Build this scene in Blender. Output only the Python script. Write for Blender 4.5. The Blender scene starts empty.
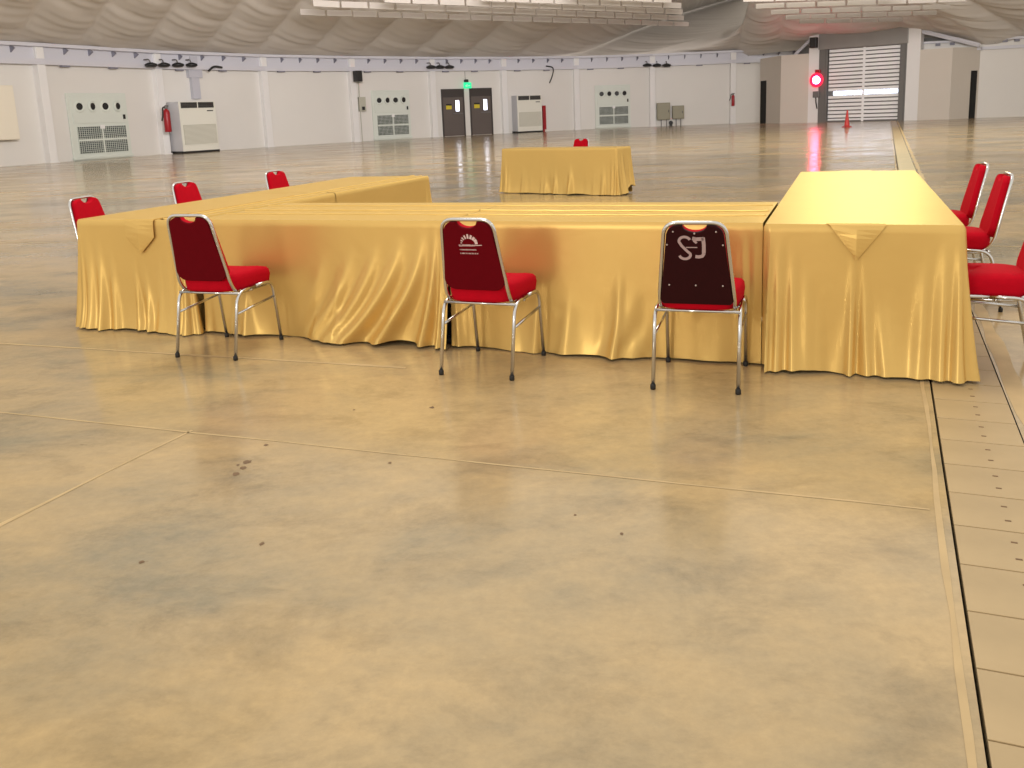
import bpy, bmesh, math, random
from mathutils import Vector, Matrix
C = bpy.context.scene.collection
PI = math.pi
rnd = random.Random(7)

# ---------------------------------------------------------------- surveying helpers (camera fit)
F, PITCH, ROLL, HC = 888.4, 0.1937, 0.0397, 1.35
def ray(x, y):
    a, b = (x-512)/F, (y-287)/F
    X = a*math.cos(ROLL)-b*math.sin(ROLL); Y = a*math.sin(ROLL)+b*math.cos(ROLL)
    c, s = math.cos(PITCH), math.sin(PITCH)
    return Vector((X, c-Y*s, -s-Y*c))
def on_level(x, y, z=0.0):
    d = ray(x, y); return Vector((0, 0, HC))+d*((z-HC)/d.z)

# ---------------------------------------------------------------- materials
def mat(name, col, rough=.5, metal=0, spec=.5, emit=None, estr=0, sheen=0, noise=0, nscale=8, bump=0, bscale=30, coat=0, tint=None):
    m = bpy.data.materials.new(name); m.use_nodes = True
    nt = m.node_tree; b = nt.nodes['Principled BSDF']
    b.inputs['Base Color'].default_value = (*col, 1)
    b.inputs['Roughness'].default_value = rough
    b.inputs['Metallic'].default_value = metal
    b.inputs['Specular IOR Level'].default_value = spec
    b.inputs['Sheen Weight'].default_value = sheen
    b.inputs['Coat Weight'].default_value = coat
    if tint: b.inputs['Specular Tint'].default_value = (*tint, 1)
    if emit:
        b.inputs['Emission Color'].default_value = (*emit, 1); b.inputs['Emission Strength'].default_value = estr
    if noise or bump:
        tc = nt.nodes.new('ShaderNodeTexCoord')
        n = nt.nodes.new('ShaderNodeTexNoise'); n.inputs['Scale'].default_value = nscale; n.inputs['Detail'].default_value = 5
        nt.links.new(tc.outputs['Object'], n.inputs['Vector'])
        if noise:
            mx = nt.nodes.new('ShaderNodeMix'); mx.data_type = 'RGBA'
            mx.inputs['A'].default_value = (*[c*(1-noise) for c in col], 1)
            mx.inputs['B'].default_value = (*[min(1, c*(1+noise)) for c in col], 1)
            nt.links.new(n.outputs['Fac'], mx.inputs['Factor']); nt.links.new(mx.outputs['Result'], b.inputs['Base Color'])
        if bump:
            n2 = nt.nodes.new('ShaderNodeTexNoise'); n2.inputs['Scale'].default_value = bscale; n2.inputs['Detail'].default_value = 3
            nt.links.new(tc.outputs['Object'], n2.inputs['Vector'])
            bp = nt.nodes.new('ShaderNodeBump'); bp.inputs['Strength'].default_value = bump; bp.inputs['Distance'].default_value = .01
            nt.links.new(n2.outputs['Fac'], bp.inputs['Height']); nt.links.new(bp.outputs['Normal'], b.inputs['Normal'])
    return m

GOLD = (0.71, 0.47, 0.158)
M = dict(
    gold=mat('gold_satin', GOLD, .36, metal=.38, spec=.5, tint=(1, .86, .26), noise=.05, nscale=2.5, bump=.12, bscale=14),
    chrome=mat('chrome', (.62, .62, .63), .17, 1),
    rubber=mat('black_rubber', (.015, .014, .013), .6),
    red=mat('red_velvet', (.50, .001, .013), .85, spec=.12, noise=.1, nscale=30),
    redback=mat('dark_red_board', (.125, .0003, .0045), .85, spec=.1, noise=.1, nscale=25),
    redvinyl=mat('maroon_vinyl', (.024, .0006, .0022), .6, spec=.15, noise=.15, nscale=25),
    print=mat('pale_print', (.72, .55, .55), .6),
    print2=mat('faded_print', (.42, .30, .31), .6),
    steel=mat('steel_button', (.6, .5, .48), .4, .6),
    wall=mat('white_wall_paint', (.72, .70, .672), .6, noise=.03, nscale=.6),
    column=mat('white_column_paint', (.78, .77, .77), .45),
    beam=mat('pale_beam_paint', (.60, .60, .66), .5),
    beamdark=mat('beam_bracket_paint', (.22, .22, .27), .6),
    block=mat('cream_block_paint', (.62, .57, .51), .65, noise=.03, nscale=.5),
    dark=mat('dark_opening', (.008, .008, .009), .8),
    grey=mat('grey_metal', (.16, .155, .15), .5, .2),
    housing=mat('shutter_housing_grey', (.27, .26, .25), .5, .2, noise=.1, nscale=1.2),
    slat=mat('white_shutter_slat', (.90, .90, .92), .4),
    acw=mat('cream_appliance', (.72, .71, .64), .45),
    acs=mat('grey_appliance_side', (.55, .55, .58), .45),
    acg=mat('grey_intake', (.46, .45, .38), .5),
    vent=mat('pale_green_panel', (.66, .70, .65), .5),
    ventg=mat('dark_vent_hole', (.05, .065, .06), .6),
    black=mat('black_plastic', (.012, .012, .013), .5),
    fire=mat('extinguisher_red', (.33, .008, .015), .4),
    door=mat('brown_grey_door', (.115, .095, .088), .45, noise=.06, nscale=2),
    doortop=mat('dark_door_head', (.05, .042, .04), .5),
    yellow=mat('yellow_sign', (.62, .50, .04), .5),
    glass=mat('bright_vision_glass', (.8, .82, .9), .2, emit=(.80, .85, 1), estr=4.5),
    slot=mat('bright_shutter_window', (.8, .85, .95), .2, emit=(.72, .80, 1), estr=5),
    green=mat('green_exit_glow', (.02, .5, .22), .4, emit=(.02, .8, .33), estr=1.0),
    white=mat('white_plastic', (.8, .8, .8), .4),
    olive=mat('olive_cabinet', (.27, .25, .17), .5),
    cone=mat('orange_red_cone', (.48, .03, .025), .5),
    conew=mat('cone_base', (.40, .025, .025), .6),
    led=mat('red_lamp_lens', (1, .1, .2), .3, emit=(1, .07, .16), estr=85),
    ledhalo=mat('red_lamp_halo_glow', (.9, .02, .06), .3, emit=(1, .01, .05), estr=1.6),  # self-glowing red, stands in for the halo around the lens
    baffle=mat('white_baffle', (.47, .435, .405), .85),
    cable=mat('black_cable', (.02, .02, .02), .6),
    joint=mat('joint_filler', (.50, .36, .185), .6, noise=.3, nscale=5),
    under=mat('table_underside', (.28, .22, .15), .6),
    duct=mat('lilac_grey_duct', (.50, .50, .56), .5),
    stain=mat('dark_stain', (.17, .10, .05), .7, noise=.3, nscale=20),
    box=mat('cream_box', (.80, .74, .62), .6),
)

def floor_mat():
    m = bpy.data.materials.new('polished_concrete'); m.use_nodes = True
    nt = m.node_tree; N = nt.nodes; L = nt.links; b = N['Principled BSDF']
    tc = N.new('ShaderNodeTexCoord')
    def noise(scale, detail, stretch=None, rough=.55, dist=0):
        n = N.new('ShaderNodeTexNoise'); n.inputs['Scale'].default_value = scale; n.inputs['Detail'].default_value = detail
        n.inputs['Roughness'].default_value = rough; n.inputs['Distortion'].default_value = dist
        if stretch:
            mp = N.new('ShaderNodeMapping'); mp.inputs['Scale'].default_value = stretch; mp.inputs['Rotation'].default_value = (0, 0, .37)
            L.new(tc.outputs['Object'], mp.inputs['Vector']); L.new(mp.outputs['Vector'], n.inputs['Vector'])
        else: L.new(tc.outputs['Object'], n.inputs['Vector'])
        return n
    def ramp(n, stops):
        r = N.new('ShaderNodeValToRGB'); e = r.color_ramp.elements
        e[0].position, e[0].color = stops[0][0], (*stops[0][1], 1); e[1].position, e[1].color = stops[-1][0], (*stops[-1][1], 1)
        for p, c in stops[1:-1]:
            k = e.new(p); k.color = (*c, 1)
        L.new(n.outputs['Fac'], r.inputs['Fac']); return r
    def mix(a, bb, fac, mode='MIX'):
        x = N.new('ShaderNodeMix'); x.data_type = 'RGBA'; x.blend_type = mode
        L.new(a, x.inputs['A']); L.new(bb, x.inputs['B'])
        if isinstance(fac, float): x.inputs['Factor'].default_value = fac
        else: L.new(fac, x.inputs['Factor'])
        return x.outputs['Result']
    big = ramp(noise(.55, 8, (.8, 1.25, 1), .66, .25), [(.36, (.29, .245, .165)), (.46, (.42, .32, .185)), (.56, (.51, .37, .195)), (.70, (.565, .405, .21))])
    mid = ramp(noise(2.4, 9, (.85, 1.25, 1), .72, .3), [(.30, (.60, .61, .63)), (.5, (.97, .97, .97)), (.75, (1.08, 1.07, 1.05))])
    fine = ramp(noise(22, 8, None, .75), [(.3, (.80, .80, .80)), (.7, (1.10, 1.10, 1.10))])
    c1 = mix(big.outputs['Color'], mid.outputs['Color'], .75, 'MULTIPLY')
    c2 = mix(c1, fine.outputs['Color'], .6, 'MULTIPLY')
    # small dark stains
    sp = ramp(noise(5.5, 3, None, .5), [(.735, (0, 0, 0)), (.76, (1, 1, 1))])
    dk = N.new('ShaderNodeRGB'); dk.outputs[0].default_value = (.16, .10, .05, 1)
    c3 = mix(c2, dk.outputs[0], sp.outputs['Color'])
    L.new(c3, b.inputs['Base Color'])
    rr = N.new('ShaderNodeMapRange'); rr.inputs['From Min'].default_value = .3; rr.inputs['From Max'].default_value = .7
    rr.inputs['To Min'].default_value = .10; rr.inputs['To Max'].default_value = .24
    L.new(noise(.8, 4, (.6, 1.2, 1)).outputs['Fac'], rr.inputs['Value']); L.new(rr.outputs['Result'], b.inputs['Roughness'])
    b.inputs['Specular IOR Level'].default_value = .4
    bp = N.new('ShaderNodeBump'); bp.inputs['Strength'].default_value = .02; bp.inputs['Distance'].default_value = .01
    L.new(noise(3.5, 4).outputs['Fac'], bp.inputs['Height']); L.new(bp.outputs['Normal'], b.inputs['Normal'])
    return m
M['floor'] = floor_mat()
M['slab'] = mat('trench_slab_concrete', (.43, .315, .17), .45, noise=.22, nscale=3.5, bump=.06, bscale=20)
M['ceil'] = mat('draped_ceiling_fabric', (.66, .625, .585), .8, noise=.05, nscale=.8)

# ---------------------------------------------------------------- mesh helpers
def obj(name, bm, m, parent=None, smooth=False, mats=None):
    bmesh.ops.recalc_face_normals(bm, faces=bm.faces)
    me = bpy.data.meshes.new(name); bm.to_mesh(me); bm.free()
    for k in (mats or [m]): me.materials.append(k)
    if smooth:
        for p in me.polygons: p.use_smooth = True
    o = bpy.data.objects.new(name, me); C.objects.link(o)
    if parent: o.parent = parent
    return o
def tag(o, label=None, cat=None, group=None, kind=None):
    if label: o['label'] = label
    if cat: o['category'] = cat
    if group: o['group'] = group
    if kind: o['kind'] = kind
    return o
def thing(name, label, cat, loc=(0, 0, 0), rz=0, group=None):
    o = bpy.data.objects.new(name, None); C.objects.link(o); o.location = loc; o.rotation_euler = (0, 0, rz); o.empty_display_size = .1
    return tag(o, label, cat, group)
def dup(root, loc, rz, label, group=None):
    r = root.copy(); C.objects.link(r); r.location = loc; r.rotation_euler = (0, 0, rz); r['label'] = label
    if group: r['group'] = group
    for ch in list(root.children):
        c = ch.copy(); C.objects.link(c); c.parent = r
        for g in ch.children:
            d = g.copy(); C.objects.link(d); d.parent = c
    return r
def box(bm, x0, x1, y0, y1, z0, z1, bev=0, mi=0, rot=None):
    r = bmesh.ops.create_cube(bm, size=1)
    vs = r['verts']
    for v in vs: v.co = Vector((x0+(v.co.x+.5)*(x1-x0), y0+(v.co.y+.5)*(y1-y0), z0+(v.co.z+.5)*(z1-z0)))
    if rot: bmesh.ops.transform(bm, matrix=rot, verts=vs)
    fs = {f for v in vs for f in v.link_faces}
    for f in fs: f.material_index = mi
    if bev:
        es = {e for v in vs for e in v.link_edges}
        bmesh.ops.bevel(bm, geom=list(es), offset=bev, segments=2, affect='EDGES', profile=.6)
def bx(name, m, parent, *a, bev=0):
    bm = bmesh.new(); box(bm, *a, bev=bev); return obj(name, bm, m, parent)
def arc_path(pts, rads, n=6):
    """polyline with rounded corners"""
    out = [Vector(pts[0])]
    for i in range(1, len(pts)-1):
        p = Vector(pts[i]); r = rads[i-1] if isinstance(rads, (list, tuple)) else rads
        a = (Vector(pts[i-1])-p); b = (Vector(pts[i+1])-p)
        ra = min(r, a.length*.49); rb = min(r, b.length*.49)
        A = p+a.normalized()*ra; B = p+b.normalized()*rb
        for k in range(n+1):
            t = k/n; out.append(A*(1-t)**2+p*2*t*(1-t)+B*t*t)
    out.append(Vector(pts[-1])); return out
def tube(bm, pts, r, seg=10):
    pts = [Vector(p) for p in pts]; rings = []; up = None
    for i, p in enumerate(pts):
        d = ((pts[min(i+1, len(pts)-1)]-p).normalized()+(p-pts[max(i-1, 0)]).normalized())
        if d.length < 1e-6: d = pts[min(i+1, len(pts)-1)]-pts[max(i-1, 0)]
        d.normalize()
        if up is None:
            up = Vector((1, 0, 0)) if abs(d.x) < .8 else Vector((0, 1, 0))
        s = d.cross(up)
        s.normalize(); up = s.cross(d).normalized()
        rings.append([bm.verts.new(p+s*(r*math.cos(2*PI*k/seg))+up*(r*math.sin(2*PI*k/seg))) for k in range(seg)])
    for a, b in zip(rings, rings[1:]):
        for k in range(seg): bm.faces.new((a[k], a[(k+1) % seg], b[(k+1) % seg], b[k]))
    bm.faces.new(rings[0]); bm.faces.new(rings[-1])
def lathe(bm, prof, seg=20, mtx=None):
    rings = []
    vs = []
    for r, z in prof:
        ring = [bm.verts.new((r*math.cos(2*PI*k/seg), r*math.sin(2*PI*k/seg), z)) for k in range(seg)]
        rings.append(ring); vs += ring
    for a, b in zip(rings, rings[1:]):
        for k in range(seg): bm.faces.new((a[k], a[(k+1) % seg], b[(k+1) % seg], b[k]))
    bm.faces.new(rings[0]); bm.faces.new(rings[-1])
    if mtx: bmesh.ops.transform(bm, matrix=mtx, verts=vs)
FACE = Matrix.Rotation(PI/2, 4, 'X')      # lathe axis z -> -y (towards the room)
def sm(a, b, t):
    t = max(0, min(1, (t-a)/(b-a))); return t*t*(3-2*t)

# ================================================================ SETTING
# --- floor with a covered trench running to the shutter
TD = Vector((.389, .9212, 0)); TN = Vector((.9212, -.389, 0)); T0 = Vector((1.25, 2.34, 0)); TW = .31
def tp(s, w, z=0): p = T0+TD*s+TN*w; return Vector((p.x, p.y, z))
bm = bmesh.new()
s0, s1 = -9.0, 58.0
l0, l1, r0, r1 = tp(s0, 0), tp(s1, 0), tp(s0, TW), tp(s1, TW)
def poly(bm, pts): bm.faces.new([bm.verts.new(p) for p in pts])
poly(bm, [(-60, -8, 0), (l0.x, -8, 0), l0, l1, (l1.x, 85, 0), (-60, 85, 0)])
poly(bm, [(l0.x, -8, 0), (75, -8, 0), (75, 85, 0), (l1.x, 85, 0), l1, r1, r0, l0])
obj('floor', bm, M['floor'])['kind'] = 'structure'
# (the recess itself)
bpy.data.objects['floor'].data.name = 'floor'
bm = bmesh.new()
dz = Vector((0, 0, -.08))
poly(bm, [l0+dz, l1+dz, r1+dz, r0+dz]); poly(bm, [l0, l1, l1+dz, l0+dz]); poly(bm, [r0, r1, r1+dz, r0+dz])
tag(obj('trim_1', bm, M['dark']), kind='structure')
ang = math.atan2(TD.y, TD.x)-PI/2
ordn = ['nearest', 'second', 'third', 'fourth', 'fifth', 'sixth', 'seventh', 'eighth', 'ninth', 'tenth', 'eleventh', 'twelfth', 'thirteenth']
bm = bmesh.new(); box(bm, .009, TW-.004, -.1295, .1295, -.06, 0, bev=.003)
slab0 = None
SL = .264
marks = []
for k in range(11):
    s = 1.78-.264*k
    lab = f'plain concrete cover slab in the floor trench, {ordn[k]} counting outward from the right table hem'
    if k == 0: lab = 'plain concrete cover slab in the floor trench, nearest the right table hem'
    p = tp(s, 0)
    if slab0 is None:
        slab0 = obj('trench_cover', bm, M['slab']); o = slab0
        for yy in (-.055, .055): bx('lifting_slot', M['stain'], slab0, TW*.52, TW*.52+.018, yy-.004, yy+.004, -.004, .0012)
    else:
        o = slab0.copy(); C.objects.link(o)
        for ch in slab0.children: c = ch.copy(); C.objects.link(c); c.parent = o
    o.location = p; o.rotation_euler = (0, 0, ang)
    tag(o, lab, 'slab', 'concrete covers over the floor trench')
# the far run of the covers reads as one strip
bm = bmesh.new()
s = 1.78+.264
while s < s1-.2:
    box(bm, .014, TW-.006, s-.129, s+.129, -.06, 0)
    s += .264
o = obj('trim_2', bm, M['slab']); o.location = T0; o.rotation_euler = (0, 0, ang); tag(o, kind='structure')
# filler lines at slab joints, trench edges
def strip(bm, p, q, w, z=.0012):
    p, q = Vector((p[0], p[1], z)), Vector((q[0], q[1], z)); d = (q-p).normalized(); n = Vector((-d.y, d.x, 0))*w/2
    poly(bm, [p-n, q-n, q+n, p+n])
bm = bmesh.new()
def jag(a, b, w):
    a, b = Vector((*a, 0)), Vector((*b, 0)); n = max(2, int((b-a).length/.25)); d = (b-a).normalized(); nn = Vector((-d.y, d.x, 0))
    rows = []
    for i in range(n+1):
        p = a.lerp(b, i/n); j = rnd.uniform(-.004, .004)
        ww = w*rnd.uniform(.5, 1.25)/2
        rows.append((bm.verts.new((p+nn*(j-ww)).to_tuple()[:2]+(.0012,)), bm.verts.new((p+nn*(j+ww)).to_tuple()[:2]+(.0012,))))
    for r, q in zip(rows, rows[1:]): bm.faces.new((r[0], q[0], q[1], r[1]))
jag((-2.6, .95), (-1.47, 3.82), .022)
jag((-6.5, 5.65), (-1.48, 3.80), .014); jag((-1.48, 3.80), (1.36, 2.75), .012)
jag((-6.5, 6.75), (-.6, 4.70), .03)
jag(tp(-3, -.03).to_tuple()[:2], tp(56, -.03).to_tuple()[:2], .018)
jag(tp(-3, TW+.05).to_tuple()[:2], tp(56, TW+.05).to_tuple()[:2], .075)
jag((-9, 12), (-1.0, 9.3), .02); jag((3.5, 8.2), (22, 1.6), .02)
tag(obj('trim_3', bm, M['joint']), kind='structure')
# dark marks trodden into the concrete
bm = bmesh.new()
for px, py, rad in ((236, 474, .016), (243, 468, .014), (247, 462, .018), (238, 465, .008), (432, 407.5, .013), (266, 445, .012), (142, 562, .009), (262, 544, .010), (354, 410, .007), (390, 463, .008), (622, 534, .007), (575, 515, .006)):
    c = on_level(px, py); a0 = rnd.uniform(0, 6)
    vs = [bm.verts.new((c.x+rad*rnd.uniform(.5, 1.2)*math.cos(a0+2*PI*k/11), c.y+rad*1.3*rnd.uniform(.5, 1.2)*math.sin(a0+2*PI*k/11), .001)) for k in range(11)]
    bm.faces.new(vs)
tag(obj('trim_10', bm, M['stain']), kind='structure')

# --- curved perimeter wall
colpx = [(54.5, 163, 43.0), (168, 154.5, 47.4), (271, 147, 51.3), (357.5, 142, 54.4), (436, 137, 57.4), (506.5, 134, 60.0), (578, 129.5, 62.6), (653, 126.5, 64.2), (733, 123.5, 64.9)]
COLS = []
for x, y, d in colpx:
    p = on_level(x, y); p = p.normalized()*d; COLS.append(Vector((p.x, p.y, 0)))
LEFT = [COLS[0]+Vector((-2.6, -5.3, 0))*k+Vector((-.25*k*k*.5, 0, 0)) for k in (4, 3, 2, 1)]
PATH = LEFT+COLS+[Vector((21.3, 63.6, 0))]
def nrm(a, b):
    t = (b-a).normalized(); return t, Vector((t.y, -t.x, 0))     # tangent (to the right), inward normal
HW = 4.95
# wall sits .28 behind the column faces
off = []
for i, p in enumerate(PATH):
    t1, n1 = nrm(PATH[max(i-1, 0)], PATH[max(i-1, 0)+1]) if i else nrm(PATH[0], PATH[1])
    t2, n2 = nrm(PATH[i], PATH[i+1]) if i < len(PATH)-1 else (t1, n1)
    off.append((n1+n2).normalized())
WALL = [p-o*.30 for p, o in zip(PATH, off)]
bm = bmesh.new()
a = [bm.verts.new(p) for p in WALL]; b = [bm.verts.new(p+Vector((0, 0, HW))) for p in WALL]
c = [bm.verts.new(p-o*.2) for p, o in zip(WALL, off)]; d = [bm.verts.new(p-o*.2+Vector((0, 0, HW))) for p, o in zip(WALL, off)]
for i in range(len(WALL)-1):
    for q in ((a, b), (b, d), (d, c), (c, a)):
        bm.faces.new((q[0][i], q[0][i+1], q[1][i+1], q[1][i]))
tag(obj('wall_left', bm, M['wall']), kind='structure')

def seg_hit(x, y, inset=0.0):
    """point where the sight line meets the wall face (moved 'inset' into the room): point, tangent, normal"""
    dd = ray(x, y); o = Vector((0, 0, HC)); best = None
    for i in range(len(WALL)-1):
        p, q = WALL[i], WALL[i+1]; t, n = nrm(p, q); p2 = p+n*inset
        den = dd.dot(n)
        if abs(den) < 1e-6: continue
        k = (p2-o).dot(n)/den
        if k <= 0: continue
        h = o+dd*k; s = (h-p2).dot(t)
        if -.02 <= s <= (q-p).length+.02:
            if best is None or k < best[0]: best = (k, h, t, n)
    return best[1], best[2], best[3]
# columns (one structure each) with base plate and cap block
for i, p in enumerate(PATH[1:-1]):
    t1, n1 = nrm(PATH[i], PATH[i+1]); t2, n2 = nrm(PATH[i+1], PATH[i+2]); t = (t1+t2).normalized(); rz = math.atan2(t.y, t.x)
    bm = bmesh.new()
    box(bm, -.19, .19, -.02, .31, 0, HW-.1, bev=.012); box(bm, -.24, .24, -.05, .30, 0, .05)
    box(bm, -.17, .17, -.06, .0, HW-.66, HW-.14, bev=.02)
    o = obj('column', bm, M['column']); o.location = p; o.rotation_euler = (0, 0, rz); tag(o, kind='structure')
# wall-top beam: flanges, web, stiffeners
bm = bmesh.new(); bm2 = bmesh.new()
for i in range(len(PATH)-1):
    p, q = PATH[i], PATH[i+1]; t, n = nrm(p, q); L = (q-p).length
    mt = Matrix.Translation(p)@Matrix.Rotation(math.atan2(t.y, t.x), 4, 'Z')
    box(bm, -.05, L+.05, -.20, .28, HW-.14, HW, rot=mt)
    box(bm, -.05, L+.05, -.08, .28, HW-.86, HW-.62, rot=mt)
    box(bm, -.05, L+.05, .12, .20, HW-.64, HW-.12, rot=mt)
    for k in range(1, 5):
        xk = L*k/5
        pr = bmesh.ops.create_cone(bm2, cap_ends=True, segments=3, radius1=.20, radius2=.20, depth=.05)['verts']
        bmesh.ops.transform(bm2, matrix=mt@Matrix.Translation((xk, .03, HW-.24))@Matrix.Rotation(PI/2, 4, 'Y')@Matrix.Rotation(PI, 4, 'Z'), verts=pr)
        if k in (1, 3): box(bm2, xk-.32, xk+.1, -.05, .1, HW-.93, HW-.86, rot=mt)
tag(obj('trim_4', bm, M['beam']), kind='structure'); tag(obj('trim_5', bm2, M['beamdark']), kind='structure')

# --- shutter block at the far end
A = on_level(780, 123.5); D = on_level(949, 119.5)
ft, fn = nrm(A, D); BL = (D-A).length; brz = math.atan2(ft.y, ft.x)
mb = Matrix.Translation(A)@Matrix.Rotation(brz, 4, 'Z'); mbi = mb.inverted()
def bhit(x, y, inset=0):
    dd = ray(x, y); o = Vector((0, 0, HC)); p = A+fn*inset
    return mbi@(o+dd*((p-o).dot(fn)/dd.dot(fn)))
def bX(x, y=100): return bhit(x, y).x
WL = on_level(759.5, 123.2); WR = on_level(976.5, 118)
wl = mbi@Vector((WL.x, WL.y, 0)); wr = mbi@Vector((WR.x, WR.y, 0))
zl, zr = bhit(795, 54.5).z, bhit(934, 48.8).z
def prism(bm, pts, z0, z1, mi=0):
    lo = [bm.verts.new((p[0], p[1], z0)) for p in pts]; hi = [bm.verts.new((p[0], p[1], z1)) for p in pts]
    bm.faces.new(lo); bm.faces.new(hi)
    for i in range(len(pts)): bm.faces.new((lo[i], lo[(i+1) % len(pts)], hi[(i+1) % len(pts)], hi[i]))
xs = {k: bX(k) for k in (780, 808, 818, 826, 862, 898, 905, 918, 949)}
bm = bmesh.new()
prism(bm, [(0, 0), (xs[818]-.02, 0), (xs[818]-.02, 1.5), (wl.x+1, wl.y+1.2), (wl.x, wl.y)], 0, zl)
prism(bm, [(xs[905]+.02, 0), (BL, 0), (wr.x, wr.y), (wr.x-1, wr.y+1.2), (xs[905]+.02, 1.5)], 0, zr)
o = obj('wall_back', bm, M['block']); o.matrix_world = mb; tag(o, kind='structure')
bm = bmesh.new()
prism(bm, [(xs[808], -.01), (xs[818], -.01), (xs[818], .6), (xs[808], .6)], 0, bhit(813, 34).z)
o = obj('column', bm, M['column']); o.matrix_world = mb; tag(o, kind='structure')
bm = bmesh.new()
prism(bm, [(xs[905], -.01), (xs[918], -.01), (xs[918], .6), (xs[905], .6)], 0, bhit(911, 27).z)
o = obj('column', bm, M['column']); o.matrix_world = mb; tag(o, kind='structure')
# roller shutter = door_1
sh = bpy.data.objects.new('door_1', None); C.objects.link(sh); sh.matrix_world = mb; tag(sh, kind='structure')
ztop, zh1 = bhit(860, 47).z, bhit(860, 30.5).z
bm = bmesh.new(); box(bm, xs[818]-.05, xs[905]+.05, -.05, .8, ztop, zh1, bev=.05); obj('shutter_housing', bm, M['housing'], sh)
bm = bmesh.new(); box(bm, xs[818], xs[826], .02, .4, 0, ztop); box(bm, xs[818]+.08, xs[826]-.1, -.03, .02, 0, ztop); obj('guide_rail', bm, M['grey'], sh)
bm = bmesh.new(); box(bm, xs[898], xs[905], .02, .4, 0, ztop); box(bm, xs[898]+.1, xs[905]-.1, -.03, .02, 0, ztop); obj('guide_rail', bm, M['grey'], sh)
bx('backing', M['grey'], sh, xs[826], xs[898], .34, .38, 0, ztop)
bm = bmesh.new(); ns = 19; zs = bhit(860, 92.3).z; h = ztop/ns
for k in range(ns):
    if abs((k+.5)*h-zs) < h*.5: continue
    box(bm, xs[826]+.04, xs[898]-.04, .22, .33, k*h+h*.16, (k+1)*h-h*.12, bev=.02)
obj('curtain', bm, M['slat'], sh)
bx('centre_strap', M['slat'], sh, xs[862]-.09, xs[862]+.05, .19, .22, .02, ztop)
bx('lit_slot', M['slot'], sh, xs[826]+.35, xs[898]-.12, .25, .33, zs-.11, zs+.11, bev=.03)
bx('bottom_bar', M['grey'], sh, xs[826], xs[898], .2, .33, 0, .1)
# side doorways of the block (dark openings)
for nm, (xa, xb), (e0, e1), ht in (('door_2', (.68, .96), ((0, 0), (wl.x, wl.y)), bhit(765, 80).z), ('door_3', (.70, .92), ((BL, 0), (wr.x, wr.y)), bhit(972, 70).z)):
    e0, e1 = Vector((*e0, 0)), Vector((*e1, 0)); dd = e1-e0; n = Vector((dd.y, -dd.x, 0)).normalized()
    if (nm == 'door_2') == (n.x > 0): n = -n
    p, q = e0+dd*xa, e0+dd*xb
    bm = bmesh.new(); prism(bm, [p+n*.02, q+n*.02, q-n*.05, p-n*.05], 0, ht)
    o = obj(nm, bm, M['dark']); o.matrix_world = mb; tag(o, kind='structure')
# right-hand wall
R1 = Vector((WR.x, WR.y, 0)); R2 = on_level(1023, 116.5); rt = (R2-R1).normalized()
RP = [R1-rt*3.0, R1, R2, R2+rt*3.2+Vector((0, -1.2, 0)), R2+rt*9+Vector((0, -5, 0)), R2+rt*15+Vector((0, -13, 0))]
zrw = 4.42
bm = bmesh.new()
a = [bm.verts.new((p.x, p.y, 0)) for p in RP]; b = [bm.verts.new((p.x, p.y, zrw)) for p in RP]
c = [bm.verts.new((p.x+.1, p.y+.25, 0)) for p in RP]; d = [bm.verts.new((p.x+.1, p.y+.25, zrw)) for p in RP]
for i in range(len(RP)-1):
    for q in ((a, b), (b, d), (d, c), (c, a)): bm.faces.new((q[0][i], q[0][i+1], q[1][i+1], q[1][i]))
tag(obj('wall_right', bm, M['wall']), kind='structure')
bm = bmesh.new(); bm2 = bmesh.new()
for p, q in zip(RP, RP[1:]):
    t, n = nrm(p, q); L = (q-p).length; mt = Matrix.Translation((p.x, p.y, 0))@Matrix.Rotation(math.atan2(t.y, t.x), 4, 'Z')
    box(bm, -.02, L+.05, -.30, .1, zrw-.12, zrw, rot=mt); box(bm, -.02, L+.05, -.20, .1, zrw-.62, zrw-.45, rot=mt)
    for k in range(1, 4): box(bm2, L*k/4-.12, L*k/4+.12, -.22, -.05, zrw-.26, zrw-.12, rot=mt)
tag(obj('trim_6', bm, M['beam']), kind='structure'); tag(obj('trim_7', bm2, M['beamdark']), kind='structure')
pc = on_level(1003.5, 117); rz = math.atan2(rt.y, rt.x)
for p in (pc, RP[3], RP[4]):
    bm = bmesh.new(); box(bm, -.28, .28, -.30, -.25, 0, zrw); box(bm, -.03, .03, -.25, .05, 0, zrw); box(bm, -.28, .28, -.04, .02, 0, zrw)
    o = obj('column', bm, M['column']); o.location = (p.x, p.y, 0); o.rotation_euler = (0, 0, rz); tag(o, kind='structure')
# diagonal braces and dark bays above the block
def brace(p, q, w=.14):
    bm = bmesh.new(); tube(bm, [p, q], w, 6); return bm
bz = bhit(800, 52).z
bm = bmesh.new(); tube(bm, [mb@Vector((xs[808]+.2, .3, bhit(808, 36).z)), mb@Vector((xs[780]+.6, .5, zl-.1))], .10, 6)
tube(bm, [mb@Vector((xs[918]-.1, .3, bhit(918, 31).z)), mb@Vector((BL+1.2, .7, zr+.05))], .13, 6)
tag(obj('trim_8', bm, M['beam']), kind='structure')
bm = bmesh.new()
q0 = [mb@Vector(v) for v in ((xs[780]+.4, 1.6, zl-.3), (xs[826], 1.6, zl-.3), (xs[826], 1.6, zh1), (xs[808]-.5, 1.6, bhit(804, 38).z), (xs[780]+.4, 1.6, zl+.1))]
poly(bm, q0)
q0 = [mb@Vector(v) for v in ((xs[898], 1.6, zr-.3), (BL, 1.6, zr-.3), (BL, 1.6, zr+.1), (xs[918]+.1, 1.6, bhit(918, 26).z), (xs[898], 1.6, zh1))]
poly(bm, q0)
tag(obj('trim_9', bm, M['grey']), kind='structure')

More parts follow.
